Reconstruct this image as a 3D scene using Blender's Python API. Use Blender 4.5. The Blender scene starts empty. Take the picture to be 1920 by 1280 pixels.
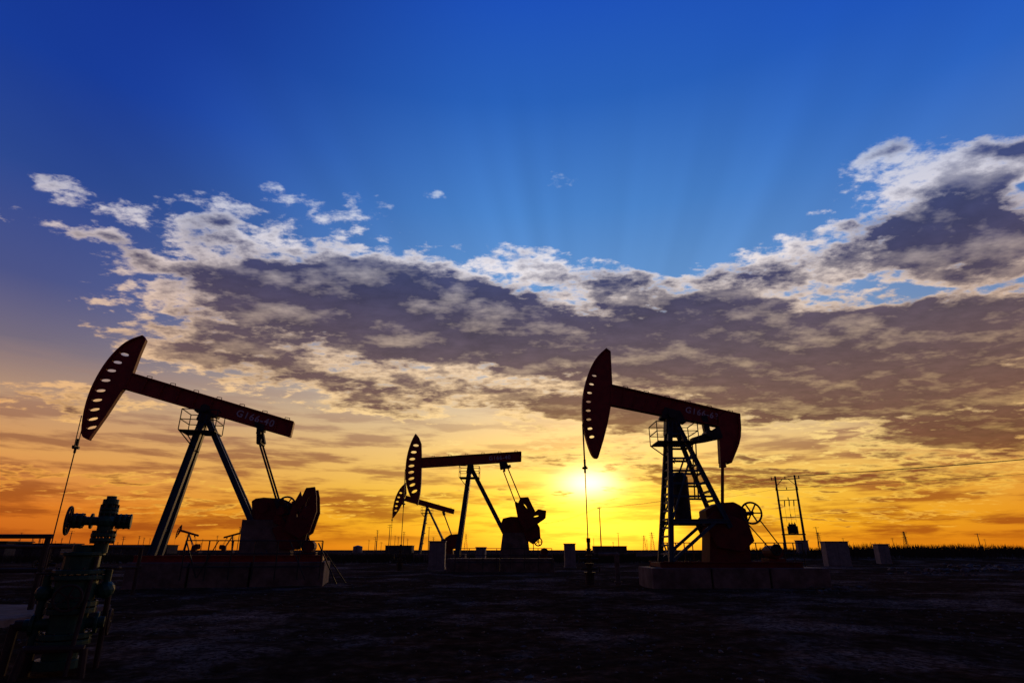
import bpy, bmesh, math, random
from mathutils import Vector, Matrix, noise
random.seed(7)
scene=bpy.context.scene
col=scene.collection
scene.view_settings.view_transform='Standard'; scene.view_settings.look='None'
scene.view_settings.exposure=0; scene.view_settings.gamma=1
def lin(r,g,b):
    f=lambda c:(c/255/12.92 if c/255<=.04045 else ((c/255+.055)/1.055)**2.4)
    return (f(r),f(g),f(b),1)

# ---------------------------------------------------------------- materials
def mat(name,c1,c2,rough=.6,metal=0,scale=3,bump=.1,det=6):
    m=bpy.data.materials.new(name); m.use_nodes=True; nt=m.node_tree; N=nt.nodes; b=N['Principled BSDF']
    tc=N.new('ShaderNodeTexCoord'); n=N.new('ShaderNodeTexNoise'); n.inputs['Scale'].default_value=scale; n.inputs['Detail'].default_value=det
    n.inputs['Roughness'].default_value=.65
    r=N.new('ShaderNodeValToRGB'); r.color_ramp.elements[0].position=.38; r.color_ramp.elements[1].position=.65
    r.color_ramp.elements[0].color=(*c1,1); r.color_ramp.elements[1].color=(*c2,1)
    L=nt.links; L.new(tc.outputs['Object'],n.inputs['Vector']); L.new(n.outputs['Fac'],r.inputs[0]); L.new(r.outputs[0],b.inputs['Base Color'])
    b.inputs['Roughness'].default_value=rough; b.inputs['Metallic'].default_value=metal
    b.inputs['Specular IOR Level'].default_value=.25
    bp=N.new('ShaderNodeBump'); bp.inputs['Strength'].default_value=bump; bp.inputs['Distance'].default_value=.05
    L.new(n.outputs['Fac'],bp.inputs['Height']); L.new(bp.outputs[0],b.inputs['Normal'])
    return m
RED=mat('red_paint',(.20,.014,.012),(.30,.024,.018),.55)
REDD=mat('red_paint_dusty',(.10,.011,.009),(.17,.018,.013),.7,scale=2)
BLUE=mat('blue_steel_paint',(.018,.045,.07),(.03,.07,.10),.5)
STEEL=mat('dark_steel',(.022,.02,.02),(.04,.036,.034),.55,.2)
RUST=mat('rusty_pipe',(.03,.015,.01),(.055,.03,.02),.8)
CONC=mat('weathered_concrete',(.09,.058,.042),(.19,.13,.10),.95,scale=1.5)
CAB=mat('cabinet_paint',(.15,.135,.12),(.22,.2,.18),.7)
WALL=mat('mud_plaster',(.05,.042,.036),(.09,.075,.06),.9)
LETTER=mat('lettering_paint',(.45,.4,.4),(.6,.54,.54),.6)
GREEN=mat('green_valve_paint',(.008,.04,.022),(.016,.07,.04),.5,scale=6)
WOOD=mat('pole_concrete',(.05,.04,.035),(.09,.075,.06),.9)
WIRE=mat('wire',(.02,.02,.02),(.03,.03,.03),.6)
REED=mat('reed_grass',(.025,.02,.009),(.055,.042,.018),.9,scale=.5)
ROCK=mat('rock',(.05,.033,.024),(.15,.11,.08),.95,scale=4)

# ---------------------------------------------------------------- builders
def empty(name,loc,h=0):
    e=bpy.data.objects.new(name,None); col.objects.link(e); e.location=loc; e.rotation_euler=(0,0,h); e.empty_display_size=.3; return e
class PB:
    def __init__(s,name,parent,m): s.n=name; s.p=parent; s.m=m; s.b=bmesh.new()
    def _box(s,M,sz):
        vs=[s.b.verts.new(M@Vector((x*sz[0]/2,y*sz[1]/2,z*sz[2]/2))) for x in(-1,1) for y in(-1,1) for z in(-1,1)]
        for f in((0,1,3,2),(4,6,7,5),(0,4,5,1),(2,3,7,6),(0,2,6,4),(1,5,7,3)): s.b.faces.new([vs[i] for i in f])
    def box(s,x0,x1,y0,y1,z0,z1):
        s._box(Matrix.Translation(((x0+x1)/2,(y0+y1)/2,(z0+z1)/2)),(x1-x0,y1-y0,z1-z0)); return s
    def frame(s,p,q):
        p=Vector(p);q=Vector(q);z=(q-p).normalized();y=Vector((0,1,0))
        if abs(z.y)>.95: y=Vector((1,0,0))
        x=y.cross(z).normalized();y=z.cross(x)
        M=Matrix((x,y,z)).transposed().to_4x4();M.translation=(p+q)/2;return M,(q-p).length
    def bar(s,p,q,w=.1,d=None):
        M,l=s.frame(p,q); s._box(M,(w,d or w,l)); return s
    def hbeam(s,p,q,w=.3,d=.3,t=.04):
        M,l=s.frame(p,q)
        s._box(M@Matrix.Translation((w/2,0,0)),(t,d,l)); s._box(M@Matrix.Translation((-w/2,0,0)),(t,d,l))
        s._box(M,(w-t,t,l)); return s
    def cyl(s,p,q,r,n=10,r2=None):
        M,l=s.frame(p,q); r2=r if r2 is None else r2
        a=[s.b.verts.new(M@Vector((r*math.cos(6.28319*i/n),r*math.sin(6.28319*i/n),-l/2))) for i in range(n)]
        c=[s.b.verts.new(M@Vector((r2*math.cos(6.28319*i/n),r2*math.sin(6.28319*i/n),l/2))) for i in range(n)]
        for i in range(n): s.b.faces.new((a[i],a[(i+1)%n],c[(i+1)%n],c[i]))
        s.b.faces.new(a[::-1]); s.b.faces.new(c); return s
    def wire(s,pts,r=.015,n=5):
        for a,b in zip(pts,pts[1:]): s.cyl(a,b,r,n)
        return s
    def prism(s,poly,y0,y1):
        a=[s.b.verts.new((x,y0,z)) for x,z in poly]; c=[s.b.verts.new((x,y1,z)) for x,z in poly]; n=len(poly)
        s.b.faces.new(a); s.b.faces.new(c[::-1])
        for i in range(n): s.b.faces.new((a[i],c[i],c[(i+1)%n],a[(i+1)%n]))
        return s
    def torus(s,c,R,r,ax='y',n=24,m=6):
        rings=[]
        for i in range(n):
            A=6.28319*i/n; ring=[]
            for j in range(m):
                B=6.28319*j/m; u=(R+r*math.cos(B))*math.cos(A); v=(R+r*math.cos(B))*math.sin(A); w=r*math.sin(B)
                o={'y':(u,w,v),'x':(w,u,v),'z':(u,v,w)}[ax]
                ring.append(s.b.verts.new(Vector(c)+Vector(o)))
            rings.append(ring)
        for i in range(n):
            for j in range(m):
                s.b.faces.new((rings[i][j],rings[(i+1)%n][j],rings[(i+1)%n][(j+1)%m],rings[i][(j+1)%m]))
        return s
    def wheel(s,c,R,r,ax='y',sp=6):
        s.torus(c,R,r,ax); c=Vector(c)
        for i in range(sp):
            A=6.28319*i/sp; o={'y':(math.cos(A),0,math.sin(A)),'x':(0,math.cos(A),math.sin(A)),'z':(math.cos(A),math.sin(A),0)}[ax]
            s.bar(c,c+Vector(o)*R,r*1.2)
        return s
    def sphere(s,c,r,sc=(1,1,1)):
        bmesh.ops.create_icosphere(s.b,subdivisions=2,radius=r,matrix=Matrix.Translation(c)@Matrix.Diagonal((*sc,1))); return s
    def done(s,bevel=0,smooth=False):
        bmesh.ops.recalc_face_normals(s.b,faces=s.b.faces)
        me=bpy.data.meshes.new(s.n); s.b.to_mesh(me); s.b.free(); me.materials.append(s.m)
        o=bpy.data.objects.new(s.n,me); col.objects.link(o); o.parent=s.p
        if bevel:
            b=o.modifiers.new('bevel','BEVEL'); b.width=bevel; b.segments=1; b.limit_method='ANGLE'
        return o
def plate(name,parent,m,outline,holes,y,half):
    cu=bpy.data.curves.new(name,'CURVE'); cu.dimensions='2D'; cu.fill_mode='BOTH'; cu.extrude=half
    for pts in [outline]+holes:
        sp=cu.splines.new('POLY'); sp.points.add(len(pts)-1)
        for p,(a,b) in zip(sp.points,pts): p.co=(a,b,0,1)
        sp.use_cyclic_u=True
    tmp=bpy.data.objects.new('tmp',cu); col.objects.link(tmp)
    dg=bpy.context.evaluated_depsgraph_get(); me=bpy.data.meshes.new_from_object(tmp.evaluated_get(dg))
    bpy.data.objects.remove(tmp)
    for v in me.vertices: x,b,c=v.co; v.co=(x,y-c,b)
    me.materials.clear(); me.materials.append(m); me.name=name
    o=bpy.data.objects.new(name,me); col.objects.link(o); o.parent=parent; return o
def ell(c,a,b,ang,n=12):
    ca,sa=math.cos(ang),math.sin(ang)
    return [(c[0]+a*math.cos(t)*ca-b*math.sin(t)*sa,c[1]+a*math.cos(t)*sa+b*math.sin(t)*ca) for t in [6.28319*i/n for i in range(n)]]
def text(name,parent,s,x,z,y,size,ang):
    cu=bpy.data.curves.new(name,'FONT'); cu.body=s; cu.size=size; cu.align_x='CENTER'; cu.align_y='CENTER'; cu.extrude=.004; cu.space_character=1.15; cu.offset=.008
    tmp=bpy.data.objects.new('tmp',cu); col.objects.link(tmp)
    me=bpy.data.meshes.new_from_object(tmp.evaluated_get(bpy.context.evaluated_depsgraph_get())); bpy.data.objects.remove(tmp)
    me.materials.clear(); me.materials.append(LETTER)
    o=bpy.data.objects.new(name,me); col.objects.link(o); o.parent=parent
    o.location=(x,y,z); o.rotation_euler=(math.pi/2,-ang,0)
def interp(arc,z):
    for (x0,z0),(x1,z1) in zip(arc,arc[1:]):
        if z1<=z<=z0:
            t=(z0-z)/(z0-z1+1e-9); return x0+(x1-x0)*t,math.atan2(x1-x0,z0-z1)
    return arc[-1][0],0
def smooth_pts(p,it=2):
    for _ in range(it):
        q=[p[0]]
        for a,b in zip(p,p[1:]): q+= [(a[0]*.75+b[0]*.25,a[1]*.75+b[1]*.25),(a[0]*.25+b[0]*.75,a[1]*.25+b[1]*.75)]
        p=q+[p[-1]]
    return p
def horsehead(E,front,back,zs,a=.27,b=.1,off=.4,th=.09,rim=.22):
    f=smooth_pts(front,2)
    holes=[]
    for z in zs:
        x,sl=interp(f,z); holes.append(ell((x+off,z+off*math.sin(sl)*.6),a,b,sl*.8+.12))
    plate('horse_head',E,RED,f+back,holes,0,th)
    r=PB('head_rim',E,RED)
    for p,q in zip(f,f[1:]): r.bar((p[0],0,p[1]),(q[0],0,q[1]),.07,rim*2)
    bk=[f[-1]]+back+[f[0]]
    for p,q in zip(bk,bk[1:]): r.bar((p[0],0,p[1]),(q[0],0,q[1]),.05,rim*1.3)
    r.done()
def ibeam(E,poly,loops=6):
    (x0,z0),(x1,z1),(x2,z2),(x3,z3)=poly
    w=PB('walking_beam',E,RED); w.prism(poly,-.1,.1)
    w.bar((x0,0,z0),(x1,0,z1),.07,.46); w.bar((x3,0,z3),(x2,0,z2),.07,.46)
    for i in range(1,10):
        t=i/10
        if .58<t<.9: continue
        w.bar((x0+(x1-x0)*t,0,z0+(z1-z0)*t),(x3+(x2-x3)*t,0,z3+(z2-z3)*t),.04,.4)
    w.prism([(x1-.03,z1),(x1+.03,z1),(x2+.03,z2),(x2-.03,z2)],-.22,.22)
    for i in range(loops):
        t=(i+.7)/loops; x=x0+(x1-x0)*t; z=z0+(z1-z0)*t
        w.wire([(x-.12,0,z),(x-.12,0,z+.17),(x+.12,0,z+.14),(x+.12,0,z-.04)],.018)
    w.done()
def platform(E,x0,x1,z0,z1,y=.8,fl=None):
    p=PB('service_platform',E,STEEL); fl=z0 if fl is None else fl
    p.box(x0,x1,-y,y,fl-.05,fl)
    for yy in(-y,y):
        for z in(z1,(z1+fl)/2): p.bar((x0,yy,z),(x1,yy,z),.04)
        for x in(x0,(x0+x1)/2,x1): p.bar((x,yy,fl),(x,yy,z1),.04)
    for x in(x0,x1):
        for z in(z1,(z1+fl)/2): p.bar((x,-y,z),(x,y,z),.04)
    p.bar((x0,-y,fl),((x0+x1)/2,-.2,fl-1),.05); p.bar((x0,y,fl),((x0+x1)/2,.2,fl-1),.05)
    p.done()
def rope(E,x,ztop,zbar,zend):
    r=PB('bridle_and_polished_rod',E,STEEL)
    r.wire([(x-.02,-.16,ztop),(x,-.16,zbar)],.022); r.wire([(x-.02,.16,ztop),(x,.16,zbar)],.022)
    r.bar((x,-.26,zbar),(x,.26,zbar),.12); r.bar((x-.14,0,zbar-.03),(x+.14,0,zbar-.03),.1)
    r.cyl((x,0,zbar-.28),(x,0,zbar+.42),.055); r.cyl((x,0,zend),(x,0,zbar),.028,6)
    r.done()
def railing(E,x0,x1,y,z0,z1,n):
    r=PB('guard_rail',E,STEEL)
    for i in range(n+1):
        x=x0+(x1-x0)*i/n; r.cyl((x,y,z0),(x,y,z1),.03,6)
    for z in(z1,(z0+z1*2)/3,(z0*2+z1)/3): r.cyl((x0,y,z),(x1,y,z),.024,6)
    r.done()
def wellhead(X,Y,h,h0=0):
    E=empty('wellhead',(X,Y,0)); w=PB('valve_stack',E,RUST); k=h/2.1
    prof=[(.0,.22,.5),(.5,.3,.06),(.56,.13,.3),(.86,.22,.05),(.91,.22,.05),(.98,.12,.3),(1.28,.2,.05),(1.34,.1,.25),(1.58,.15,.04),(1.62,.08,.3),(1.9,.1,.2)]
    for z,r,l in prof: w.cyl((0,0,z*k),(0,0,(z+l)*k),r,12)
    w.cyl((-.45,0,1.12*k),(.45,0,1.12*k),.07,8); w.cyl((-.4,0,.7*k),(.4,0,.7*k),.06,8)
    w.wheel((-.5,0,1.12*k),.16,.02,'x',4); w.wheel((.48,0,.7*k),.14,.02,'x',4)
    w.done(); return E

# ---------------------------------------------------------------- pump jack (two-leg post, crank weights)
def pumpL():
    E=empty('pump_jack',(-15.5,30,0),math.radians(12))
    horsehead(E,[(-4.22,12.28),(-4.81,11.98),(-5.22,11.5),(-5.58,10.83),(-5.84,10.06),(-6.02,9.2),(-6.07,8.31),(-6.01,7.5),(-5.9,6.89),(-5.62,6.75)],
      [(-5.11,8.0),(-4.68,9.2),(-4.55,9.45),(-4.40,9.93),(-4.34,10.24),(-4.22,11.27),(-4.08,12.08)],
      [11.35,10.88,10.4,9.85,9.28,8.76,8.26,7.76,7.32],a=.24,b=.095,off=.36)
    ibeam(E,[(-4.36,10.2),(3.89,8.01),(3.82,7.26),(-4.57,9.42)],7)
    text('lettering',E,'G166-40',1.95,8.12,-.107,.5,math.radians(-15.2))
    p=PB('samson_post',E,BLUE)
    for y in(-1,1):
        p.hbeam((-.5,y*.2,8.2),(-1.62,y*.5,1.35),.3,.26); p.hbeam((-.42,y*.2,8.1),(3.45,y*.5,1.35),.22,.22)
    for z in(2.5,4,5.5,7):
        t=(8.2-z)/6.85; x=-.5-1.12*t; w=.2+.3*t; p.bar((x,-w,z),(x,w,z),.12)
        x=-.42+3.87*t; p.bar((x,-w,z),(x,w,z),.1)
    p.done()
    q=PB('saddle_bearing',E,STEEL); q.prism([(-.85,7.9),(-.1,7.7),(-.25,8.45),(-.7,8.55)],-.32,.32); q.cyl((-.5,-.5,8.5),(-.5,.5,8.5),.2,14)
    q.bar((-1.0,0,8.42),(.1,0,8.12),.12,.6); q.done()
    platform(E,-1.45,.25,7.3,8.35,.75,7.3)
    l=PB('pitman_link',E,STEEL)
    l.prism([(1.95,7.95),(2.45,7.8),(2.5,7.45),(2.15,7.5)],-.3,.3); l.prism([(2.1,7.6),(2.4,7.55),(2.62,6.85),(2.2,6.8)],-.2,.2)
    l.cyl((2.3,-.55,7.3),(2.3,.55,7.3),.12)
    l.bar((2.4,-.6,6.88),(2.4,.6,6.88),.18)
    for y in(-.5,.5): l.bar((2.38,y,6.85),(3.72,y,3.7),.09); l.bar((3.6,y,3.95),(3.74,y,3.62),.2)
    l.done()
    g=PB('gear_reducer',E,REDD)
    g.prism([(2.6,3.0),(2.43,3.89),(2.6,4.02),(2.97,4.08),(3.82,4.04),(4.1,3.95),(4.55,3.66),(4.62,3.0)],-.45,.45)
    g.cyl((3.0,-.5,3.6),(3.0,.5,3.6),.3,16); g.cyl((3.9,-.85,3.4),(3.9,.85,3.4),.2,16); g.done(.02)
    d=PB('reducer_pedestal',E,CONC); d.prism([(2.15,3.0),(4.33,3.0),(4.6,1.3),(2.2,1.3)],-.6,.6); d.done(.02)
    fan=[(4.2,2.55),(4.5,3.75),(4.77,4.36),(4.86,4.1),(5.02,4.54),(5.44,4.6),(5.55,4.2),(5.65,3.41),(5.41,2.42),(4.96,2.11)]
    for y in(-.85,.85):
        plate('crank_counterweight',E,REDD,fan,[ell((5.22,3.9),.34,.09,1.25),ell((4.85,3.4),.34,.08,1.1)],y,.12)
    c=PB('crank_arm',E,REDD)
    for y in(-.7,.6):
        c.prism([(3.6,2.9),(3.8,3.7),(4.6,3.4),(4.8,2.9),(4.3,2.5)],y,y+.12)
        c.prism([(3.6,2.6),(4.72,3.01),(5.3,2.73),(5.24,1.95),(4.8,1.6),(4.1,1.6)],y-.02,y+.15)
    for k in range(4): c.cyl((4.5+.3*k,-1.05,3.8-.35*k),(4.5+.3*k,-.8,3.8-.35*k),.09,8)
    c.done(.02)
    f=PB('belt_wheel',E,STEEL); f.wheel((4.15,-.75,3.68),.42,.045,'y',6); f.cyl((4.15,-.9,3.68),(4.15,-.3,3.68),.08)
    f.wheel((5.35,-.75,1.75),.22,.05,'y',5)
    f.bar((3.85,-.75,3.4),(5.2,-.75,1.6),.05); f.bar((4.5,-.75,3.9),(5.52,-.75,1.9),.05); f.done()
    m=PB('motor',E,REDD); m.cyl((5.45,-.9,1.75),(5.45,.3,1.75),.28,14); m.box(5.1,5.8,-.7,.2,1.36,1.5); m.done()
    s=PB('skid_frame',E,RED)
    for y in(-1.2,1.2): s.hbeam((-2.1,y,1.2),(6.2,y,1.2),.26,.24)
    for x in(-2,-.5,1,2.3,4.7,6): s.bar((x,-1.08,1.2),(x,1.08,1.2),.2)
    s.done()
    k=PB('foundation',E,CONC)
    for x0,x1 in((-2.2,0.35),(0.45,3.0),(3.1,6.35)): k.box(x0,x1,-1.7,1.7,-.3,1.06)
    k.done(.03)
    railing(E,.2,6.2,-2.0,.3,2.0,6)
    st=PB('stay_bars',E,STEEL)
    st.bar((6.0,-2,1.9),(7.0,-2.2,.1),.06); st.bar((6.3,-1.5,1.5),(7.4,-1.6,.1),.05); st.bar((4.7,-2,2.0),(5.6,-2.3,.3),.05)
    st.bar((.2,-2,2.0),(.9,-2.1,.4),.05); st.bar((.9,-2,.4),(1.6,-2.1,2.0),.04)
    st.done()
    rope(E,-6.13,7.9,6.35,1.2)
    return E
pumpL()

# ---------------------------------------------------------------- middle pump jack
def pumpM():
    E=empty('pump_jack',(-3.5,50,0))
    horsehead(E,[(-4.79,10.98),(-5.08,10.4),(-5.35,9.45),(-5.47,8.42),(-5.42,7.1),(-5.11,6.13),(-4.76,5.49),(-4.34,5.1)],
      [(-4.18,6.0),(-4.13,6.9),(-4.17,8.16),(-4.2,8.9),(-4.3,10.14),(-4.55,10.7)],
      [10.1,9.5,8.9,8.3,7.75,7.2,6.65,6.1],a=.25,b=.12,off=.42)
    ibeam(E,[(-4.2,8.92),(4.28,9.46),(4.27,8.69),(-4.19,8.16)],6)
    text('lettering',E,'G166-40',2.45,8.95,-.107,.46,math.radians(3.5))
    p=PB('samson_post',E,BLUE)
    for y in(-1,1):
        p.hbeam((-.05,y*.2,8.15),(-.9,y*.5,1.1),.34,.26); p.hbeam((.1,y*.2,8.0),(3.4,y*.5,1.9),.3,.22)
    for z in(2.5,4,5.5,7):
        t=(8.15-z)/7.05; p.bar((-.05-.85*t,-.4,z),(-.05-.85*t,.4,z),.12)
    p.done()
    q=PB('saddle_bearing',E,STEEL); q.prism([(-.35,7.7),(.35,7.7),(.22,8.4),(-.25,8.4)],-.3,.3); q.cyl((0,-.5,8.2),(0,.5,8.2),.2,14); q.done()
    platform(E,-.9,.75,7.3,8.2,.75,7.3)
    l=PB('pitman_link',E,STEEL)
    l.prism([(2.4,8.62),(3.0,8.65),(3.3,8.1),(2.5,8.05)],-.3,.3); l.bar((2.5,-.35,8.0),(3.4,-.35,8.25),.22,.15); l.bar((2.85,-.5,7.95),(2.85,.5,7.95),.18)
    l.bar((2.75,.38,7.95),(3.75,.38,5.4),.09);l.bar((3.15,-.38,8.05),(4.35,-.38,5.2),.09)
    l.done()
    big=[(3.72,5.36),(4.0,5.2),(4.2,5.62),(4.83,5.66),(5.1,5.1),(5.4,4.51),(5.62,4.7),(6.28,4.59),(6.22,4.0),(5.69,3.66),(4.59,3.0),(4.03,3.87)]
    for y in(-.88,.88): plate('crank_counterweight',E,REDD,big,[ell((4.62,5.0),.3,.09,-1.0),ell((5.5,4.2),.26,.08,.3)],y,.12)
    c=PB('crank_arm',E,REDD)
    for y in(-.7,.6): c.prism([(4.3,3.6),(5.4,3.9),(5.75,3.3),(5.8,2.5),(5.23,2.01),(4.6,2.4)],y,y+.14)
    c.done(.02)
    g=PB('gear_reducer',E,REDD); g.prism([(2.6,3.6),(2.75,4.0),(3.4,4.15),(4.6,4.1),(5.0,3.7),(4.9,2.9),(2.7,2.9)],-.55,.55); g.done(.02)
    d=PB('reducer_pedestal',E,CONC); d.prism([(2.75,2.9),(4.75,2.9),(4.95,1.0),(2.5,1.0)],-.6,.6); d.done(.02)
    f=PB('belt_wheel',E,STEEL); f.wheel((5.6,-.8,2.2),.3,.05,'y',5); f.done()
    m=PB('motor',E,REDD); m.cyl((6.1,-.6,1.45),(6.1,.5,1.45),.3,12); m.box(5.7,6.5,-.5,.4,1.0,1.18); m.done()
    k=PB('foundation',E,CONC); k.box(-1.6,2.5,-1.6,1.6,-.3,.95); k.box(2.6,6.8,-1.6,1.6,-.3,.95); k.done(.03)
    railing(E,-.9,6.6,-1.9,.2,1.7,7)
    rope(E,-5.5,8.0,5.2,1.6)
    wellhead(-9.0,49.9,2.0)
pumpM()

# ---------------------------------------------------------------- right pump jack (rear horse head, lattice post)
def pumpR():
    E=empty('pump_jack',(8.4,30.5,0))
    horsehead(E,[(-3.17,12.04),(-3.63,11.64),(-4.04,11.05),(-4.37,10.2),(-4.58,9.31),(-4.64,8.43),(-4.59,7.57),(-4.41,6.73),(-4.18,6.12),(-3.95,6.1)],
      [(-3.64,6.98),(-3.37,7.86),(-3.11,8.96),(-3.0,9.99),(-2.98,11.89)],
      [10.6,10.1,9.6,9.1,8.6,8.1,7.6,7.15],a=.14,b=.08,off=.3)
    ibeam(E,[(-3.02,9.96),(3.6,8.37),(2.48,7.75),(-3.08,8.9)],6)
    text('lettering',E,'G166-63',1.7,8.42,-.107,.44,math.radians(-13))
    r=PB('rear_horse_head',E,RED); r.prism([(2.55,8.6),(3.58,8.37),(3.53,7.6),(3.45,7.15),(3.31,6.75),(3.16,6.45),(2.8,5.84),(2.36,5.82)],-.2,.2)
    r.prism([(3.55,8.4),(3.66,8.37),(3.61,7.6),(3.53,7.15),(3.39,6.75),(3.24,6.45),(2.89,5.8),(2.78,5.8),(3.14,6.45),(3.3,6.8),(3.42,7.2),(3.5,7.6)],-.32,.32); r.done()
    p=PB('lattice_post',E,BLUE)
    A=[];B=[]
    for y in(-1,1):
        a0=Vector((-.1,y*.28,7.9));a1=Vector((-.87,y*1.1,1.0));b0=Vector((.25,y*.28,7.9));b1=Vector((2.15,y*1.05,2.6))
        p.hbeam(a0,a1,.2,.2,.035); p.hbeam(b0,b1,.18,.18,.03); A.append((a0,a1)); B.append((b0,b1))
        p.hbeam((-.87+.25,y*1.1,2.9),(2.1,y*1.05,2.9),.16,.16); p.bar((-.8,y*1.1,1.1),(1.5,y*1.05,2.9),.14); p.bar((-.6,y*1.05,3.0),(.75,y*.6,6.2),.08)
    for i in range(1,17):
        t=i/17; p.bar(A[0][0].lerp(A[0][1],t),A[1][0].lerp(A[1][1],t),.09)
    for i in range(1,12):
        t=i/12; p.bar(B[0][0].lerp(B[0][1],t),B[1][0].lerp(B[1][1],t),.1)
    for i in range(0,6):
        t=i/6; t2=(i+1)/6; s=i%2
        p.bar(A[s][0].lerp(A[s][1],t),A[1-s][0].lerp(A[1-s][1],t2),.06)
        for y in(0,1): p.bar(A[y][0].lerp(A[y][1],t2*.55),B[y][0].lerp(B[y][1],t2*.72),.1)
    p.done()
    q=PB('saddle_bearing',E,STEEL); q.prism([(-.55,8.15),(.75,7.9),(.5,8.5),(-.3,8.7)],-.35,.35); q.prism([(-.35,7.3),(.45,7.3),(.3,8.2),(-.25,8.2)],-.33,.33); q.cyl((0,-.5,8.3),(0,.5,8.3),.2,14); q.done()
    platform(E,-.95,1.15,7.0,7.85,.85,6.85)
    a=PB('equalizer_arm',E,STEEL)
    a.prism([(1.0,7.1),(1.9,7.38),(2.5,7.75),(2.62,7.1),(1.75,6.92),(1.05,6.82)],-.22,.22); a.cyl((1.9,-.4,7.3),(1.9,.4,7.3),.2); a.bar((1.9,0,7.3),(1.8,0,8.3),.3)
    a.cyl((1.15,-.3,6.95),(.98,-.3,4.0),.035,6); a.cyl((1.15,.3,6.95),(.98,.3,4.0),.035,6)
    a.done()
    c=PB('rear_cable_rod',E,RED); c.cyl((2.5,-.05,5.85),(2.22,-.05,3.6),.085,8); c.prism([(2.35,5.6),(2.65,5.6),(2.6,6.0),(2.4,6.0)],-.15,.15); c.done()
    g=PB('gear_reducer',E,REDD); g.prism([(1.2,2.7),(1.2,3.45),(1.5,3.6),(1.87,3.79),(2.63,3.84),(2.9,3.7),(3.2,3.48),(3.25,2.7)],-.6,.6)
    g.cyl((1.75,-.7,3.2),(1.75,.7,3.2),.3,16); g.done(.03)
    d=PB('reducer_pedestal',E,REDD); d.prism([(1.3,2.7),(3.17,2.7),(3.1,1.0),(1.1,1.0)],-.65,.65); d.prism([(1.25,2.2),(3.2,2.2),(3.2,2.3),(1.25,2.3)],-.7,.7); d.done(.02)
    k2=PB('crank_arm',E,REDD)
    for y in(-.88,.72): k2.prism([(1.0,2.9),(1.5,3.4),(3.1,2.9),(3.3,2.0),(2.7,1.5),(1.5,1.7)],y,y+.16)
    k2.done(.02)
    f=PB('belt_wheel',E,STEEL); f.wheel((3.37,-.75,3.3),.5,.05,'y',6); f.cyl((3.37,-.85,3.3),(3.37,0,3.3),.1); f.cyl((3.0,0,3.3),(3.37,0,3.3),.1)
    f.bar((3.75,-.75,2.95),(4.55,-.75,1.75),.045); f.bar((3.0,-.75,2.95),(4.15,-.75,1.5),.045); f.wheel((4.35,-.75,1.6),.22,.05,'y',5); f.done()
    m=PB('motor',E,REDD); m.cyl((4.4,-.7,1.5),(4.4,.4,1.5),.3,14); m.box(4.0,4.8,-.6,.4,1.06,1.2); m.done()
    w=PB('belt_guard',E,STEEL); w.cyl((.2,0,3.0),(.2,0,5.1),.42,14); w.cyl((.2,0,5.1),(.2,0,5.35),.42,14,.2); w.box(-.2,1.0,-.5,.5,2.75,2.9); w.done()
    s=PB('skid_frame',E,REDD)
    for y in(-1.15,1.15): s.hbeam((-1.4,y,.93),(5.3,y,.93),.22,.22)
    for x in(-1.3,0,1,2.5,3.6,5.2): s.bar((x,-1.04,.93),(x,1.04,.93),.18)
    s.done()
    k=PB('foundation',E,CONC)
    for x0,x1 in((-1.9,.8),(.88,3.5),(3.58,6.3)): k.box(x0,x1,-1.6,1.6,-.3,.8)
    k.done(.03)
    railing(E,3.2,7.2,2.6,.4,1.95,8); railing(E,-.5,1.3,2.6,.4,1.95,4)
    rope(E,-4.63,7.9,5.6,2.0)
    wellhead(3.79,30.5,2.15)
    b=empty('flow_pipe',(5.1,30.2,0)); pp=PB('pipe',b,CONC); pp.cyl((0,0,0),(0,0,1.35),.12,12); pp.sphere((0,0,1.35),.14); pp.cyl((0,0,1.38),(-.85,.2,1.38),.09,10); pp.cyl((0,0,.1),(0,0,.18),.2,12); pp.done()
pumpR()

# ---------------------------------------------------------------- distant pump jacks
def pumpS(X,Y,h=0,mx=1):
    E=empty('pump_jack',(X,Y,0),h)
    E.scale=(mx,1,1)
    horsehead(E,[(-3.85,11.65),(-4.75,10.7),(-5.35,9.3),(-5.6,7.8),(-5.5,6.3)],[(-4.8,7.3),(-4.15,8.6),(-3.95,9.3),(-3.65,10.0)],
      [10.2,9.5,8.8,8.1,7.4],a=.22,b=.13,off=.4)
    ibeam(E,[(-3.7,9.65),(4.04,7.55),(3.92,6.88),(-3.95,8.9)],4)
    p=PB('samson_post',E,BLUE)
    for y in(-1,1): p.bar((-.25,y*.2,7.9),(-1.1,y*.6,1.0),.34,.26); p.bar((-.1,y*.2,7.7),(3.0,y*.6,2.0),.26,.22)
    for z in(2.5,4,5.5): p.bar((-.9+.12*z,-.4,z),(-.9+.12*z,.4,z),.12)
    p.done()
    l=PB('pitman_link',E,STEEL); l.bar((2.3,0,7.3),(2.5,0,6.7),.4)
    for y in(-.5,.5): l.bar((2.4,y,6.9),(3.84,y,3.5),.1)
    l.done()
    c=PB('crank_counterweight',E,REDD)
    for y in(-.9,.7): c.prism([(2.8,3.3),(3.6,3.8),(4.83,3.9),(5.2,3.0),(5.05,1.9),(3.6,1.6)],y,y+.25)
    c.done()
    g=PB('gear_reducer',E,REDD); g.prism([(2.0,1.0),(2.2,3.2),(3.8,3.2),(4.1,1.0)],-.6,.6); g.done()
    k=PB('foundation',E,CONC); k.box(-1.8,6,-1.6,1.6,-.3,1.0); k.done()
    platform(E,-1.1,.6,7.0,7.9,.7)
    rope(E,-5.65,7.8,6.0,1.2)
pumpS(-13.1,95); pumpS(-137,260,0,1); pumpS(-137,300,0,-1); pumpS(-158,420,.3,1)

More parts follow.
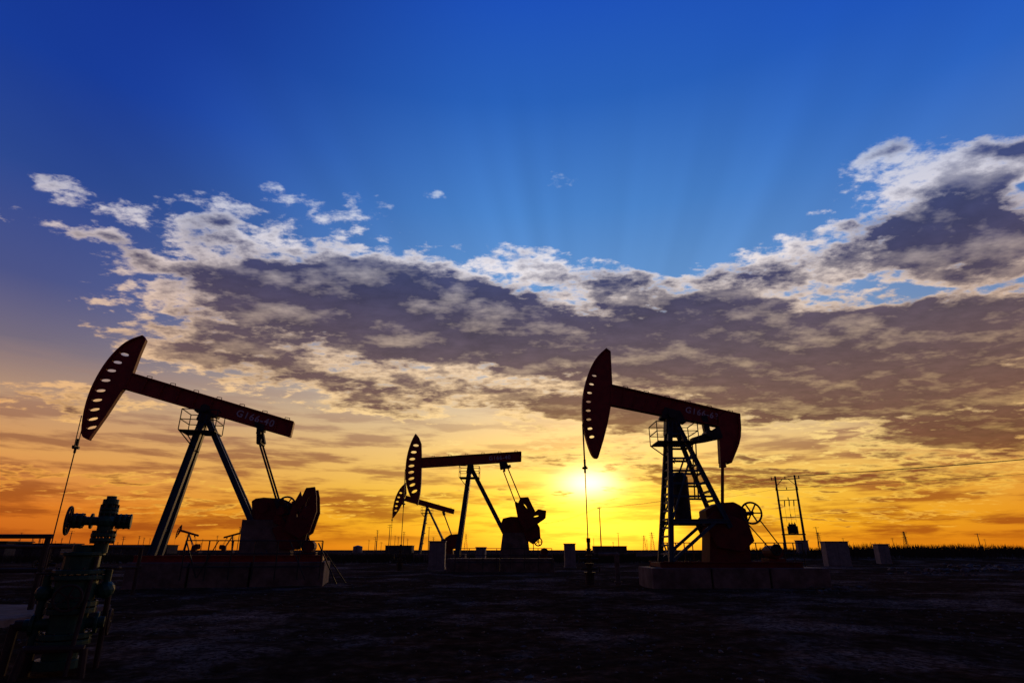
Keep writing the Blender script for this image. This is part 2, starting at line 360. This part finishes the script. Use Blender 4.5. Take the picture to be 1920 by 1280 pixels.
# ---------------------------------------------------------------- foreground christmas-tree wellhead
def tree_valve():
    E=empty('christmas_tree_wellhead',(-6.37,9.5,0),math.radians(26))
    g=PB('valve_body',E,GREEN)
    def st(x,y,L):
        for z,r,l in L:
            g.cyl((x,y,z),(x,y,z+l),r,18)
    st(0.03,0,[(1.55,.10,.2),(1.72,.17,.05),(1.79,.17,.05),(1.84,.11,.12),(2.08,.09,.08),(2.13,.13,.04),(2.18,.13,.04),(2.22,.07,.08),(2.27,.11,.08),(2.35,.07,.05)])
    g.sphere((0.03,0,2.02),.15,(1,1,.85))
    g.cyl((-.42,0,2.02),(.34,0,2.02),.065,14)
    for x in(-.38,-.3,-.17,.2,.27,.34): g.cyl((x-.015,0,2.02),(x+.02,0,2.02),.115,14)
    st(-.18,.05,[(.0,.30,.12),(.12,.22,.18),(.3,.34,.07),(.39,.34,.07),(.46,.24,.26),(.72,.33,.07),(.81,.33,.07),(.88,.27,.3),(1.18,.34,.06),(1.26,.34,.06),(1.32,.24,.2),(1.52,.29,.05),(1.57,.16,.1)])
    g.cyl((-.18,.05,.58),(.28,.05,.58),.08,12); g.cyl((.16,.05,.58),(.2,.05,.58),.15,12)
    g.cyl((-.7,.05,.58),(-.18,.05,.58),.08,12); g.cyl((-.62,.05,.58),(-.57,.05,.58),.15,12)
    g.cyl((-.18,.05,1.03),(.3,.05,1.03),.07,12)
    g.sphere((.2,.05,1.03),.13); g.cyl((.2,.05,1.03),(.2,.05,1.32),.05,10)
    g.sphere((-.55,.05,1.0),.12); g.cyl((-.55,.05,.2),(-.55,.05,1.25),.06,10)
    g.done(.006)
    b=PB('flange_bolts',E,STEEL)
    for (x,y,z,r) in((-.18,.05,.38,.29),(-.18,.05,.8,.28),(-.18,.05,1.25,.29),(.03,0,1.78,.145),(.03,0,2.17,.11)):
        for i in range(10):
            A=.628*i; b.cyl((x+r*math.cos(A),y+r*math.sin(A),z-.09),(x+r*math.cos(A),y+r*math.sin(A),z+.1),.018,6)
    for (x0,z,r) in((-.34,2.02,.095),(.24,2.02,.095)):
        for i in range(8):
            A=.785*i; b.cyl((x0-.09,r*math.cos(A),z+r*math.sin(A)),(x0+.08,r*math.cos(A),z+r*math.sin(A)),.014,6)
    b.done()
    w=PB('hand_wheels',E,RUST)
    w.wheel((-.46,-.02,2.02),.2,.02,'x',5); w.cyl((-.5,0,2.02),(-.4,0,2.02),.03)
    w.wheel((.2,.05,1.34),.14,.016,'z',5); w.wheel((.34,.05,.58),.17,.017,'x',5); w.wheel((-.55,.05,1.27),.15,.016,'z',5)
    w.wheel((-.18,-.4,.95),.17,.017,'y',5); w.cyl((-.18,-.4,.95),(-.18,0,.95),.03)
    w.done()
    p=PB('flow_lines',E,RUST)
    p.cyl((-.55,.05,.2),(-.55,.05,-.1),.07,10); p.cyl((-.8,.05,.58),(-.7,.05,.58),.07,10); p.cyl((-.8,.05,.6),(-.82,.05,-.1),.06,10)
    p.cyl((.03,-.12,1.5),(.0,-.42,-.05),.03,8); p.cyl((.24,.2,1.03),(.26,.3,-.1),.04,10)
    p.cyl((-.55,-.3,.3),(.15,-.35,.28),.05,8); p.cyl((-.55,-.3,.3),(-.6,-.35,-.1),.05,8); p.cyl((.15,-.35,.28),(.18,-.35,-.1),.05,8)
    p.done()
tree_valve()
ang=math.radians(12); wellhead(-15.5-6.13*math.cos(ang),30-6.13*math.sin(ang),1.8)

def barrier(X,Y,h,n,step,ht):
    E=empty('pipe_barrier',(X,Y,0),h); p=PB('pipes',E,RUST)
    for i in range(n): p.cyl((i*step,0,-.1),(i*step,0,ht),.07,8)
    for z in(ht,ht*.55): p.cyl((-.1,0,z),((n-1)*step+.1,0,z),.06,8)
    p.done()
barrier(-17.5,17,0,4,1.55,1.95); barrier(-16.9,20,math.radians(70),4,1.8,1.7); barrier(-11.6,12.2,math.radians(150),3,1.5,1.25)

# ---------------------------------------------------------------- power poles and lines
def pole(name,X,Y,ht,arms=2,w=1.6,h=0,r=.16):
    E=empty(name,(X,Y,0),h); p=PB('pole',E,WOOD); p.cyl((0,0,-.3),(0,0,ht),r,8,r*.6)
    for k in range(arms):
        z=ht-.35-.9*k; p.bar((-w/2,0,z),(w/2,0,z),.1)
        for x in(-w/2+.05,0 if k else -w/4,w/2-.05): p.cyl((x,0,z),(x,0,z+.3),.05,6)
    p.done(); return E
def transformer():
    E=empty('transformer_pole_frame',(39.1,85,0),math.radians(-30)); p=PB('poles',E,WOOD); w=1.28
    for x in(-w,w): p.cyl((x,0,-.3),(x,0,11.6),.19,10,.12)
    for z,l in((11.1,1.9),(9.6,1.5),(8.2,1.45),(5.9,1.4)):
        p.bar((-l,0,z),(l,0,z),.1)
        for x in(-l+.1,0,l-.1): p.cyl((x,0,z),(x,0,z+.4),.06,6)
    for x in(-w,w): p.bar((x,0,10.2),(x*.3,0,11.1),.08)
    p.bar((-1.5,-.3,3.6),(1.5,-.3,3.6),.16); p.bar((-1.5,.3,3.6),(1.5,.3,3.6),.16); p.done()
    t=PB('transformer_tank',E,STEEL); t.box(-.65,.65,-.4,.4,3.7,4.7)
    for i in range(7): t.box(-.6+.19*i,-.55+.19*i,-.55,.55,3.8,4.55)
    for x in(-.35,0,.35): t.cyl((x,0,4.7),(x,0,5.2),.07,8)
    t.cyl((-.5,0,4.85),(.5,0,4.85),.14,10); t.done()
    f=PB('fuse_cutouts',E,STEEL)
    for x in(-.6,0,.6): f.cyl((x,.1,7.4),(x+.1,-.1,8.2),.07,6); f.cyl((x,0,5.2),(x,0,7.4),.015,4)
    f.done()
    c=empty('switch_cabinet',(38.6,82,0)); b=PB('box',c,CAB); b.box(-.7,.7,-.4,.4,0,2.7); b.box(-.78,.78,-.48,.48,2.7,2.8); b.done(.02)
transformer()
pole('power_pole',20.4,141,11,1,.9); pole('power_pole',75,43,11.5,2,2.4); pole('power_pole',8,230,11,2,2.2)
def catenary(a,b,sag,n=14):
    a=Vector(a);b=Vector(b); return [a.lerp(b,i/n)-Vector((0,0,sag*4*(i/n)*(1-i/n))) for i in range(n+1)]
W=empty('power_lines',(0,0,0)); pw=PB('wires',W,WIRE)
for d,z in((-1.1,11.45),(0,11.5),(1.1,11.45),(-.6,9.9)):
    pw.wire(catenary((39.1+d*.8,85-d*.5,z),(75+d*.6,43-d*.5,z),.5),.018,4)
    pw.wire(catenary((39.1+d*.8,85-d*.5,z),(20.4+d*.4,141-d*.3,10.95),.8),.014,4)
    pw.wire(catenary((20.4+d*.4,141-d*.3,10.95),(8+d*.8,230,10.95),1.2),.012,4)
pw.done()
pole('power_pole',-176,207,10.5,2,2.4,r=.2); pole('power_pole',-181,212,9.5,1,2,r=.2)
for i in range(72):
    Y=random.uniform(240,620); a=random.choice([random.uniform(-.83,-.1)]*3+[random.uniform(.1,.85)])
    pole('power_pole',a*Y,Y,random.uniform(7,12),random.choice([1,2,2]),random.uniform(1.2,2.2),random.uniform(-.6,.6),r=.2)
def pylon(X,Y,H):
    E=empty('lattice_pylon',(X,Y,0)); p=PB('lattice',E,STEEL); b=H*.11
    cs=[(-1,-1),(1,-1),(1,1),(-1,1)]
    for (x,y) in cs: p.bar((x*b,y*b,0),(x*b*.15,y*b*.15,H),.3)
    for k in range(8):
        t=k/8;u=(k+1)/8
        for i in range(4):
            x,y=cs[i];x2,y2=cs[(i+1)%4]; s=b*(1-.85*t);s2=b*(1-.85*u)
            p.bar((x*s,y*s,H*t),(x2*s2,y2*s2,H*u),.14); p.bar((x*s2,y*s2,H*u),(x2*s2,y2*s2,H*u),.14)
    for z in(.72,.84,.95): p.bar((-H*.16,0,H*z),(H*.16,0,H*z),.3)
    p.done()
for a,Y,H in((.228,900,26),(.215,1100,26),(.5,950,27),(.64,800,24),(-.075,1000,26),(-.35,900,26),(.335,1000,22)): pylon(a*Y,Y,H)

# ---------------------------------------------------------------- small structures
def shed(name,X,Y,w,d,h):
    E=empty(name,(X,Y,0)); b=PB('walls',E,WALL)
    t=.2
    b.box(-w/2,w/2,d/2-t,d/2,0,h); b.box(-w/2,-w/2+t,-d/2,d/2-t,0,h); b.box(w/2-t,w/2,-d/2,d/2-t,0,h)
    n=max(2,int(w/3)); s=(w-2*t)/n; dd=-d/2
    b.box(-w/2+t,w/2-t,dd,dd+t,0,h*.35); b.box(-w/2+t,w/2-t,dd,dd+t,h*.72,h)
    for i in range(n+1):
        x=-w/2+t+s*i; b.box(max(x-s*.25,-w/2+t),min(x+s*.25,w/2-t),dd,dd+t,h*.35,h*.72)
    b.done(); r=PB('roof',E,STEEL); r.box(-w/2-.3,w/2+.3,-d/2-.3,d/2+.3,h,h+.2); r.done()
    g=PB('window_glass',E,STEEL); g.box(-w/2+t,w/2-t,dd+.08,dd+.1,h*.35,h*.72); g.done()
shed('flat_roof_shed',-98,115,12,6,2.9); shed('flat_roof_shed',-84,112,8,5,2.5)
shed('brick_office',-152,260,18,8,3.4); shed('storage_shed',-60,330,14,8,3.6); shed('storage_shed',60,380,20,8,3.6)
shed('storage_shed',-215,340,22,10,4)
def tank(X,Y,r,h):
    E=empty('storage_tank',(X,Y,0)); t=PB('tank_shell',E,CAB); t.cyl((0,0,0),(0,0,h),r,24); t.cyl((0,0,h),(0,0,h+r*.25),r*1.02,24,r*.1)
    t.done(); q=PB('ladder',E,STEEL)
    for x in(-.25,.25): q.bar((x,-r-.15,0),(x,-r-.15,h+.8),.06)
    for i in range(int(h/.4)): q.bar((-.25,-r-.15,.4*i+.2),(.25,-r-.15,.4*i+.2),.05)
    q.done()
tank(-100,400,3,3.6); tank(-150,360,3.2,3.6)
def cabinet(X,Y,w,h):
    E=empty('equipment_cabinet',(X,Y,0),random.uniform(-.1,.1)); b=PB('cabinet_body',E,CAB); b.box(-w/2,w/2,-.5,.5,.1,h); b.box(-w/2-.06,w/2+.06,-.58,.58,h,h+.08); b.box(-w/2-.04,w/2+.04,-.54,.54,-.2,.1)
    b.box(-w/2+.06,-.02,-.53,-.5,.2,h-.12); b.box(.02,w/2-.06,-.53,-.5,.2,h-.12); b.done(.01)
cabinet(-7.0,58,1.5,2.3); cabinet(5.6,60,1.05,2.1); cabinet(31.4,60,2.2,2.3); cabinet(38.9,65,1.1,2.1); cabinet(-3.3,66,1.0,1.8)
sl=empty('concrete_slab',(-15,16,0)); s_=PB('slab',sl,CONC); s_.box(-3.5,3.3,-2,2.6,-.2,.1); s_.done(.03)

# ---------------------------------------------------------------- ground
def gz(x,y):
    d=math.hypot(x,y)
    z=.10*noise.fractal(Vector((x*.18,y*.18,3)),1,2,4)+.05*noise.fractal(Vector((x*1.3,y*1.3,9)),.8,2,3)*max(0,1-d/60)
    z*=min(1,max(0,(900-d)/900))
    if y>40:
        a=x/max(y,1); rgt=min(1,max(0,(a-.12)/.35))
        z+=rgt*1.25*math.exp(-((y-92)/22)**2)
    return z-.05
N=330;bm=bmesh.new();rows=[]
for j in range(N+1):
    v=-.62+1.62*j/N; y=9+5*math.sinh(v*7.3); row=[]
    for i in range(N+1):
        u=-1+2*i/N; x=5*math.sinh(u*7.3); row.append(bm.verts.new((x,y,gz(x,y))))
    rows.append(row)
for j in range(N):
    for i in range(N): f=bm.faces.new((rows[j][i],rows[j][i+1],rows[j+1][i+1],rows[j+1][i])); f.smooth=True
me=bpy.data.meshes.new('ground'); bm.to_mesh(me); bm.free()
G=bpy.data.objects.new('ground',me); col.objects.link(G)
m=bpy.data.materials.new('dirt_soil'); m.use_nodes=True; nt=m.node_tree; Nn=nt.nodes; L=nt.links; b=Nn['Principled BSDF']
tc=Nn.new('ShaderNodeTexCoord')
def nz(scale,det,rough=.6):
    n=Nn.new('ShaderNodeTexNoise'); n.inputs['Scale'].default_value=scale; n.inputs['Detail'].default_value=det; n.inputs['Roughness'].default_value=rough
    L.new(tc.outputs['Object'],n.inputs['Vector']); return n.outputs['Fac']
def rp(src,stops):
    r=Nn.new('ShaderNodeValToRGB'); e=r.color_ramp.elements
    e[0].position,e[0].color=stops[0]; e[1].position,e[1].color=stops[-1]
    for p,c in stops[1:-1]: k=e.new(p); k.color=c
    L.new(src,r.inputs[0]); return r.outputs[0]
def mx(f,a,bb):
    k=Nn.new('ShaderNodeMix'); k.data_type='RGBA'; L.new(f,k.inputs[0]); L.new(a,k.inputs[6]); L.new(bb,k.inputs[7]); return k.outputs[2]
soil=rp(nz(2.2,7,.74),[(.35,(.025,.012,.006,1)),(.52,(.055,.027,.014,1)),(.70,(.13,.07,.04,1))])
salt=rp(nz(9,6,.74),[(.42,(.045,.024,.014,1)),(.60,(.32,.21,.15,1))])
mask=rp(nz(.22,5,.7),[(.50,(0,0,0,1)),(.64,(1,1,1,1))])
L.new(mx(mask,soil,salt),b.inputs['Base Color']); b.inputs['Roughness'].default_value=1; b.inputs['Specular IOR Level'].default_value=0
bp=Nn.new('ShaderNodeBump'); bp.inputs['Strength'].default_value=1; bp.inputs['Distance'].default_value=.09; L.new(nz(7,7,.7),bp.inputs['Height']); L.new(bp.outputs[0],b.inputs['Normal'])
me.materials.append(m)
def stones(name,items):
    bm=bmesh.new()
    for x,y,r in items:
        M=Matrix.Translation((x,y,gz(x,y)+r*.1))@Matrix.Rotation(random.uniform(0,6),4,'Z')@Matrix.Diagonal((random.uniform(.7,1.4),random.uniform(.7,1.3),random.uniform(.4,.75),1))
        g=bmesh.ops.create_icosphere(bm,subdivisions=1,radius=r,matrix=M)
        for v in g['verts']: v.co+=Vector([random.uniform(-.22,.22)*r for _ in range(3)])
    me=bpy.data.meshes.new(name); bm.to_mesh(me); bm.free(); me.materials.append(ROCK); o=bpy.data.objects.new(name,me); col.objects.link(o)
it=[]
while len(it)<3200:
    y=random.uniform(7,40); x=random.uniform(-.95,.95)*y
    if noise.noise(Vector((x*.25,y*.25,5)))+random.uniform(-.3,.3)>0: it.append((x,y,random.choice([.012,.018,.025,.03,.05])*random.uniform(.6,1.2)))
stones('gravel_stones',it)
it=[]
for cx,cy,sx,n,r in((36,50,3.5,40,.35),(42,52,3,35,.4),(30,44,2,15,.25),(14.5,29,1.5,12,.2),(46,58,4,40,.4)):
    for k in range(n): it.append((random.gauss(cx,sx*.6),random.gauss(cy,1.2),r*random.uniform(.4,1.2)))
stones('rubble_heap',it)

# reeds / grass along the horizon
bm=bmesh.new()
def blade(x,y,h,w):
    a=random.uniform(0,6.28); lean=random.uniform(.05,.35)*h; z=gz(x,y)-.05; dx,dy=math.cos(a)*lean,math.sin(a)*lean
    v0=bm.verts.new((x-w,y,z));v1=bm.verts.new((x+w,y,z));v2=bm.verts.new((x+dx*.4+w*.7,y+dy*.4,z+h*.6));v3=bm.verts.new((x+dx*.4-w*.7,y+dy*.4,z+h*.6));v4=bm.verts.new((x+dx,y+dy,z+h))
    bm.faces.new((v0,v1,v2,v3)); bm.faces.new((v3,v2,v4))
for k in range(16000):
    y=random.uniform(74,125); a=random.uniform(.12,.98); x=a*y; n=noise.noise(Vector((x*.12,y*.05,1)))
    g=min(1,max(0,(a-.15)/.4)); h=(.4+.6*g)*(.6+.7*random.random()+.8*n)
    if h>.15: blade(x,y,h,.045)
for k in range(11000):
    y=random.uniform(80,150); a=random.uniform(-.98,.2); x=a*y; n=noise.noise(Vector((x*.1,y*.05,7)))
    h=.9*(.6+.6*random.random()+.9*n)
    if h>.2: blade(x,y,h,.06)
me=bpy.data.meshes.new('reed_grass'); bm.to_mesh(me); bm.free(); me.materials.append(REED); o=bpy.data.objects.new('reed_grass',me); col.objects.link(o)

# ---------------------------------------------------------------- world: sunset sky with clouds (all in real directions)
SAZ,SEL=7.0,5.5
w=bpy.data.worlds.new('World'); scene.world=w; w.use_nodes=True; nt=w.node_tree; Nn=nt.nodes; L=nt.links
for n in list(Nn): Nn.remove(n)
def setin(n,i,v):
    if isinstance(v,(int,float)): n.inputs[i].default_value=v
    elif isinstance(v,tuple): n.inputs[i].default_value=v
    else: L.new(v,n.inputs[i])
def ma(op,a,b_=None,c_=None,clamp=False):
    n=Nn.new('ShaderNodeMath'); n.operation=op; n.use_clamp=clamp; setin(n,0,a)
    if b_ is not None: setin(n,1,b_)
    if c_ is not None: setin(n,2,c_)
    return n.outputs[0]
def comb(x,y,z):
    n=Nn.new('ShaderNodeCombineXYZ'); setin(n,0,x);setin(n,1,y);setin(n,2,z); return n.outputs[0]
def ss(v,a,b_,lo=0.,hi=1.):
    n=Nn.new('ShaderNodeMapRange'); n.interpolation_type='SMOOTHSTEP'; setin(n,0,v); setin(n,1,a);setin(n,2,b_);setin(n,3,lo);setin(n,4,hi); return n.outputs[0]
def noi(vec,scale,det,rough=.6,lac=2.):
    n=Nn.new('ShaderNodeTexNoise'); L.new(vec,n.inputs['Vector']); n.inputs['Scale'].default_value=scale; n.inputs['Detail'].default_value=det; n.inputs['Roughness'].default_value=rough; n.inputs['Lacunarity'].default_value=lac
    return n.outputs[0]
def ramp(src,stops,lo,hi):
    n=Nn.new('ShaderNodeMapRange'); setin(n,0,src); setin(n,1,float(lo)); setin(n,2,float(hi)); n.clamp=True
    r=Nn.new('ShaderNodeValToRGB'); L.new(n.outputs[0],r.inputs[0]); e=r.color_ramp.elements
    f=lambda p:(p-lo)/(hi-lo)
    e[0].position=f(stops[0][0]);e[0].color=lin(*stops[0][1]);e[1].position=f(stops[-1][0]);e[1].color=lin(*stops[-1][1])
    for p,c in stops[1:-1]: k=e.new(f(p)); k.color=lin(*c)
    return r.outputs[0]
def mixc(f,a,b_,mode='MIX'):
    n=Nn.new('ShaderNodeMix'); n.data_type='RGBA'; n.blend_type=mode; n.clamp_factor=True; setin(n,0,f); setin(n,6,a); setin(n,7,b_); return n.outputs[2]
def vadd(a,b_):
    n=Nn.new('ShaderNodeVectorMath'); n.operation='ADD'; setin(n,0,a); setin(n,1,b_); return n.outputs[0]
def vscale(a,f):
    n=Nn.new('ShaderNodeVectorMath'); n.operation='SCALE'; setin(n,0,a); setin(n,3,f); return n.outputs[0]
tc=Nn.new('ShaderNodeTexCoord'); sx=Nn.new('ShaderNodeSeparateXYZ'); L.new(tc.outputs['Generated'],sx.inputs[0]); x,y,z=sx.outputs
az=ma('MULTIPLY',ma('ARCTAN2',x,y),57.2958); el=ma('MULTIPLY',ma('ARCSINE',z),57.2958)
near=ramp(el,[(-2,(230,115,0)),(0,(248,148,4)),(2.5,(254,190,14)),(5,(252,200,55)),(9,(248,205,122)),(14,(218,198,172)),(19,(142,165,196)),(25,(98,150,210)),(32,(72,132,206)),(42,(38,98,190)),(52,(22,76,188)),(70,(8,40,120)),(90,(5,25,80))],-2,90)
left=ramp(el,[(-2,(130,55,15)),(0,(190,84,16)),(3,(224,118,28)),(7,(226,158,84)),(11,(190,150,118)),(15,(120,108,124)),(20,(76,84,138)),(28,(42,72,148)),(36,(20,60,158)),(44,(14,50,148)),(70,(6,30,100)),(90,(5,25,80))],-2,90)
right=ramp(el,[(-2,(140,60,8)),(0,(205,98,8)),(3,(228,130,24)),(7,(218,146,70)),(11,(184,158,135)),(15,(130,142,168)),(20,(98,134,188)),(28,(68,114,188)),(36,(34,92,190)),(44,(20,76,190)),(70,(8,36,110)),(90,(5,25,80))],-2,90)
back=ramp(el,[(-2,(20,16,22)),(0,(45,36,50)),(8,(52,48,78)),(20,(30,40,80)),(45,(14,34,90)),(90,(5,25,80))],-2,90)
daz=ma('SUBTRACT',az,SAZ); adaz=ma('ABSOLUTE',daz)
side=mixc(ss(az,-10.,20.),left,right)
sky=mixc(ss(adaz,4.,50.),near,side)
sky=mixc(ss(adaz,60.,120.),sky,back)
nish=Nn.new('ShaderNodeTexSky'); nish.sky_type='NISHITA'; nish.sun_disc=False; nish.sun_elevation=math.radians(SEL); nish.sun_rotation=math.radians(SAZ)
sky=mixc(.06,sky,vscale(nish.outputs[0],.06))
def gauss(a0,e0,ra,re):
    p=ma('DIVIDE',ma('SUBTRACT',az,a0),ra); q=ma('DIVIDE',ma('SUBTRACT',el,e0),re)
    return ma('EXPONENT',ma('MULTIPLY',ma('ADD',ma('MULTIPLY',p,p),ma('MULTIPLY',q,q)),-1.))
de=ma('SUBTRACT',el,SEL)
glow=gauss(SAZ,SEL-.5,11.,7.5); core=gauss(SAZ+.3,6.0,2.6,1.3); low=gauss(SAZ+1.,2.3,9.,2.4)
th=ma('ARCTAN2',daz,ma('MAXIMUM',de,.5)); rn=noi(comb(ma('ADD',th,3.7),0.,0.),4.,2,.55)
ray=ma('MULTIPLY',ma('SUBTRACT',rn,.5),ma('MULTIPLY',ss(el,9.,24.),ss(el,48.,32.)))
sky=vscale(sky,ma('ADD',1.,ma('MULTIPLY',ray,.55)))
den=ma('ADD',ma('MAXIMUM',z,0.),.13); u=ma('DIVIDE',x,den); v=ma('DIVIDE',y,den); P=comb(ma('MULTIPLY',u,.8),v,0.)
wu=noi(P,3.,2); wv=noi(vadd(P,(7.3,2.1,0)),3.,2)
QW=comb(ma('ADD',az,ma('MULTIPLY',ma('SUBTRACT',wu,.5),14.)),ma('ADD',el,ma('MULTIPLY',ma('SUBTRACT',wv,.5),6.)),0.)
BL=[(-15,23.6,14,3.9,-3,1.15),(-5.5,20.4,18,3.8,-6,1.1),(-27.6,19.2,9.3,3.4,-2,.56),(-38.3,23.4,9,1.4,-1,.52),(-20.8,31.2,7,2.0,6,.45),
(8.0,25.6,11,1.8,-15,.5),(24,24.0,13,1.9,-8,.62),(38.5,25.6,9,3.4,-1,.82),(43.5,21.5,7,2.4,-18,.72),(23.5,20.5,14,1.8,-10,.7),
(27.4,15.8,18,3.2,-10,1.12),(42,16.2,7,2.8,-6,1.0),(14,18.0,13,2.4,-10,.98),(-24.8,15.8,11,2.0,-4,.55),(-8.0,14.0,16.1,1.9,-2,.60),
(10.0,12.0,9,2.2,-8,.80),(39.2,8.0,8,1.6,0,1.05),(29,5.4,12,.9,-1,.85),(2.1,8.5,12,1.2,-1,.58),(30,11.6,16,2.0,-6,.78),
(38.0,31.2,3.6,1.1,1,.52),(44.6,28.6,3,1.2,-10,.52),(-39.3,10.9,7,1.4,2,.62),(-31,27.6,5,1.3,8,.48),(4.9,34.0,2.2,1.1,-2,.43),(-7.4,34.0,2.6,.9,3,.43),
(-38,5.2,12,.7,0,.66),(18,6.8,8,.8,-2,.8),(1,4.5,14,.4,0,.6),(-26,3.4,12,.5,0,.6),(27,2.8,12,.45,0,.7),(-42,27,4,.9,0,.46)]
cov=None
for (a,e_,ra,re,an,wt) in BL:
    mp=Nn.new('ShaderNodeMapping'); mp.vector_type='TEXTURE'; L.new(QW,mp.inputs[0]); mp.inputs[1].default_value=(a,e_,0); mp.inputs[2].default_value=(0,0,math.radians(an)); mp.inputs[3].default_value=(ra,re,1)
    d=Nn.new('ShaderNodeVectorMath'); d.operation='DOT_PRODUCT'; L.new(mp.outputs[0],d.inputs[0]); L.new(mp.outputs[0],d.inputs[1])
    g=ma('MULTIPLY',ma('EXPONENT',ma('MULTIPLY',d.outputs['Value'],-1.)),wt)
    cov=g if cov is None else ma('ADD',cov,g)
cov=ma('MINIMUM',cov,1.3)
n1=noi(P,4.2,7,.62,2.1)
n2=noi(vadd(P,(.012,.09,0)),4.2,4,.62,2.1)
fine=noi(P,15.,5,.6)
N_=ma('ADD',ma('MULTIPLY',ma('SUBTRACT',n1,.5),1.8),ma('MULTIPLY',ma('SUBTRACT',fine,.5),1.6))
D=ma('MULTIPLY',ma('ADD',cov,N_),ss(cov,.03,.2))
alpha=ss(D,.28,.62)
light=ma('MULTIPLY',ma('SUBTRACT',n1,n2),1.7)
T=ma('SUBTRACT',ss(ma('ADD',cov,ma('MULTIPLY',N_,.62)),.44,.88),light,None,True)
thin=ramp(el,[(0,(255,175,40)),(5,(255,205,80)),(9,(255,218,135)),(14,(255,216,162)),(20,(246,218,192)),(27,(236,230,234)),(35,(170,190,225)),(90,(60,80,120))],0,90)
thinS=mixc(ss(adaz,15.,60.),thin,ramp(el,[(0,(205,100,34)),(5,(228,138,58)),(9,(232,166,100)),(14,(226,176,132)),(20,(208,176,160)),(27,(194,190,204)),(35,(140,160,200)),(90,(40,60,100))],0,90))
thick=ramp(el,[(0,(148,66,16)),(4,(142,76,30)),(8,(114,74,52)),(13,(108,79,71)),(18,(92,75,82)),(24,(64,61,90)),(30,(58,70,116)),(90,(30,40,80))],0,90)
thick=vscale(thick,ma('ADD',.16,ma('ADD',ma('MULTIPLY',n2,1.0),ma('MULTIPLY',fine,.75))))
cc=mixc(T,thinS,thick)
P2=comb(ma('MULTIPLY',az,.07),ma('MULTIPLY',el,.55),0.); s1=noi(P2,1.5,6,.6)
sa=ma('MULTIPLY',ss(s1,.44,.60),ma('MULTIPLY',ss(el,.1,1.5),ss(el,17.,8.)))
scol=ramp(el,[(0,(158,66,8)),(4,(156,78,28)),(8,(152,98,68)),(14,(160,130,120)),(18,(150,140,150))],0,18)
sky=vadd(sky,vscale((.34,.17,.012),glow))
sky=mixc(ma('MULTIPLY',sa,ss(adaz,0.,25.,.4,.82)),sky,scol)
sky=mixc(ma('MULTIPLY',alpha,.96),sky,cc)
sky=vadd(sky,vscale((2.0,1.7,.85),ma('MULTIPLY',core,ss(D,.85,.2,.15,1.))))
sky=vadd(sky,vscale((.7,.55,.035),ma('MULTIPLY',low,ss(s1,.62,.42,.5,1.))))
sky=vadd(sky,vscale((.2,.095,.0),glow))
bg=Nn.new('ShaderNodeBackground'); L.new(sky,bg.inputs[0]); bg.inputs[1].default_value=1
out=Nn.new('ShaderNodeOutputWorld'); L.new(bg.outputs[0],out.inputs[0])

# ---------------------------------------------------------------- sun and camera
sd=bpy.data.lights.new('sun','SUN'); sd.energy=.3; sd.angle=math.radians(.53); sd.color=(1,.58,.25)
so=bpy.data.objects.new('sun',sd); col.objects.link(so)
a,e_=math.radians(SAZ),math.radians(SEL); dirn=Vector((math.sin(a)*math.cos(e_),math.cos(a)*math.cos(e_),math.sin(e_)))
so.rotation_euler=dirn.to_track_quat('Z','Y').to_euler(); so.location=(20,60,30)
cd=bpy.data.cameras.new('camera'); cd.sensor_width=36; cd.lens=1090/1920*36; cd.clip_end=20000; cd.clip_start=.1
co=bpy.data.objects.new('camera',cd); col.objects.link(co); co.location=(0,0,1.6); co.rotation_euler=(math.radians(90+19.69),0,0)
scene.camera=co
